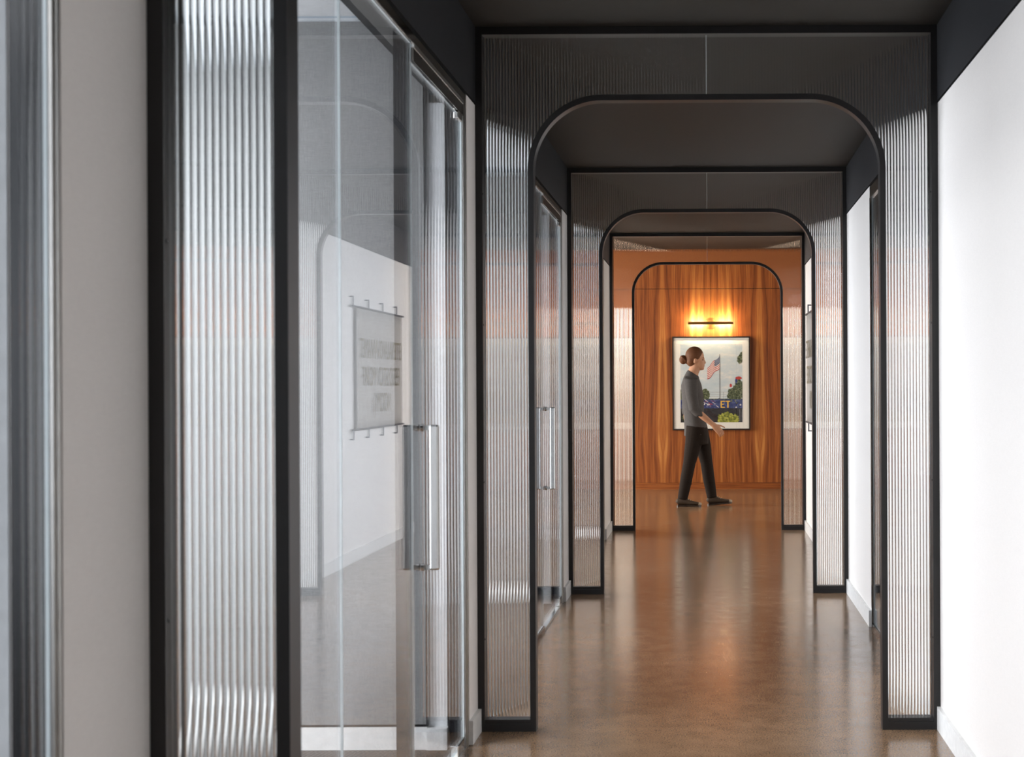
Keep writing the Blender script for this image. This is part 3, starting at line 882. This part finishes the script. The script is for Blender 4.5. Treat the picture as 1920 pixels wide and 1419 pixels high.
# jeans
bm = bmesh.new()
loft(bm, [(P(1303, 785), 0.150, 0.112), (P(1305, 805), 0.166, 0.122), (P(1306.5, 822), 0.168, 0.126), (P(1307, 834), 0.150, 0.118)], 24)
JR = [0.104, 0.090, 0.068, 0.066, 0.054]
for s in (-1, 1):
    st = [(P(a, b, s * c), r * 0.92, r) for (a, b, c), r in zip(LEG[s], JR)]
    loft(bm, st, 18)
    for (a, b, c), (e, f_, g) in ((LEG[s][2], LEG[s][3]), (LEG[s][3], LEG[s][4])):
        for q in (0.0, 0.12):
            ell(bm, P(a + (e - a) * q + 0.5, b + (f_ - b) * q, s * c), 0.069, 0.064, 0.016, 0.35, 14)
remeshed('jeans', bm, M['jeans'], 0.008, 3, pr)

# shoes: suede upper, pale toe, sole
def shoe(x0, x1, dy, lift):
    bm = bmesh.new()
    L = x1 - x0
    def zof(t_): return lift * max(0, t_ - 0.15) / 0.85
    st = []
    for t_, h, wd in ((0.0, 0.050, 0.026), (0.05, 0.075, 0.034), (0.22, 0.085, 0.037), (0.38, 0.080, 0.037), (0.55, 0.056, 0.043), (0.75, 0.042, 0.047), (0.90, 0.034, 0.040), (1.0, 0.020, 0.022)):
        st.append((Vector(((x0 + L * t_ - 1327) * K, PD + dy, zof(t_) + 0.012 + h / 2)), wd, h / 2))
    loft(bm, st, 18)
    up = remeshed('shoe', bm, M['shoe'], 0.005, 3, pr)
    bm = bmesh.new()
    rows = []
    for t_, wd in ((-0.01, 0.020), (0.04, 0.034), (0.25, 0.038), (0.5, 0.040), (0.75, 0.049), (0.92, 0.040), (1.02, 0.018)):
        x = (x0 + L * t_ - 1327) * K; z = zof(t_)
        rows.append([bm.verts.new((x, PD + dy - wd, z)), bm.verts.new((x, PD + dy + wd, z)), bm.verts.new((x, PD + dy + wd, z + 0.018)), bm.verts.new((x, PD + dy - wd, z + 0.018))])
    for u, v_ in zip(rows[:-1], rows[1:]):
        for k in range(4): bm.faces.new((u[k], u[(k + 1) % 4], v_[(k + 1) % 4], v_[k]))
    bm.faces.new(rows[0][::-1]); bm.faces.new(rows[-1])
    bmesh.ops.recalc_face_normals(bm, faces=bm.faces[:])
    so = link_mesh('sole', bm, M['jeans'] if False else M['eye'])
    so.parent = up; so.matrix_parent_inverse = Matrix.Translation(-Vector(pr.location)) if False else Matrix.Identity(4)
    bm = bmesh.new()
    ell(bm, Vector(((x0 + L * 0.93 - 1327) * K, PD + dy, zof(0.93) + 0.026)), 0.030, 0.040, 0.019, 0.1, 14)
    tc = link_mesh('toe_cap', bm, M['toecap'], smooth=True); tc.parent = up
    bm = bmesh.new()
    for q in range(4):
        t_ = 0.40 + q * 0.075
        z = zof(t_) + 0.012 + 0.080 - (t_ - 0.38) * 0.135
        x = (x0 + L * t_ - 1327) * K
        tube(bm, (x, PD + dy - 0.024, z - 0.006), (x + 0.006, PD + dy, z + 0.003), 0.0028, seg=6)
        tube(bm, (x + 0.006, PD + dy, z + 0.003), (x, PD + dy + 0.024, z - 0.006), 0.0028, seg=6)
    lc = link_mesh('laces', bm, M['toecap']); lc.parent = up
shoe(1268.5, 1313, -0.085, 0.0)
shoe(1325.5, 1370.5, 0.080, 0.018)

# hair drawn back into a bun, eyes, lips
bm = bmesh.new()
ell(bm, P(1302.2, 667.5), 0.101, 0.083, 0.104, 0.1)
ell(bm, P(1297.5, 676), 0.066, 0.080, 0.070, 0.3)
ell(bm, P(1291.5, 676), 0.052, 0.045, 0.042)
h = bmesh.ops.bisect_plane(bm, geom=bm.verts[:] + bm.edges[:] + bm.faces[:], plane_co=P(1314.5, 668), plane_no=Vector((0.80, 0, -0.45)), clear_outer=True)
bmesh.ops.holes_fill(bm, edges=[e for e in bm.edges if e.is_boundary], sides=0)
remeshed('hair', bm, M['hair'], 0.006, 3, pr)
bm = bmesh.new(); ell(bm, P(1281.5, 674.5), 0.046, 0.046, 0.050)
for i in range(3):
    ell(bm, P(1281 + i * 2.2, 671 + i * 2.6), 0.036, 0.050, 0.018, 0.6 + i * 0.3)
remeshed('hair_bun', bm, M['hair'], 0.006, 2, pr)
for s in (-1, 1):
    bm = bmesh.new(); ell(bm, P(1318.0, 675.3, s * 0.031), 0.007, 0.012, 0.0065, 0, 12)
    place(link_mesh('eye', bm, M['eye'], smooth=True), pr)
bm = bmesh.new(); ell(bm, P(1320.7, 685.7), 0.006, 0.019, 0.004, 0, 12); ell(bm, P(1320.3, 687.6), 0.006, 0.017, 0.004, 0, 12)
place(link_mesh('lips', bm, M['lip'], smooth=True), pr)
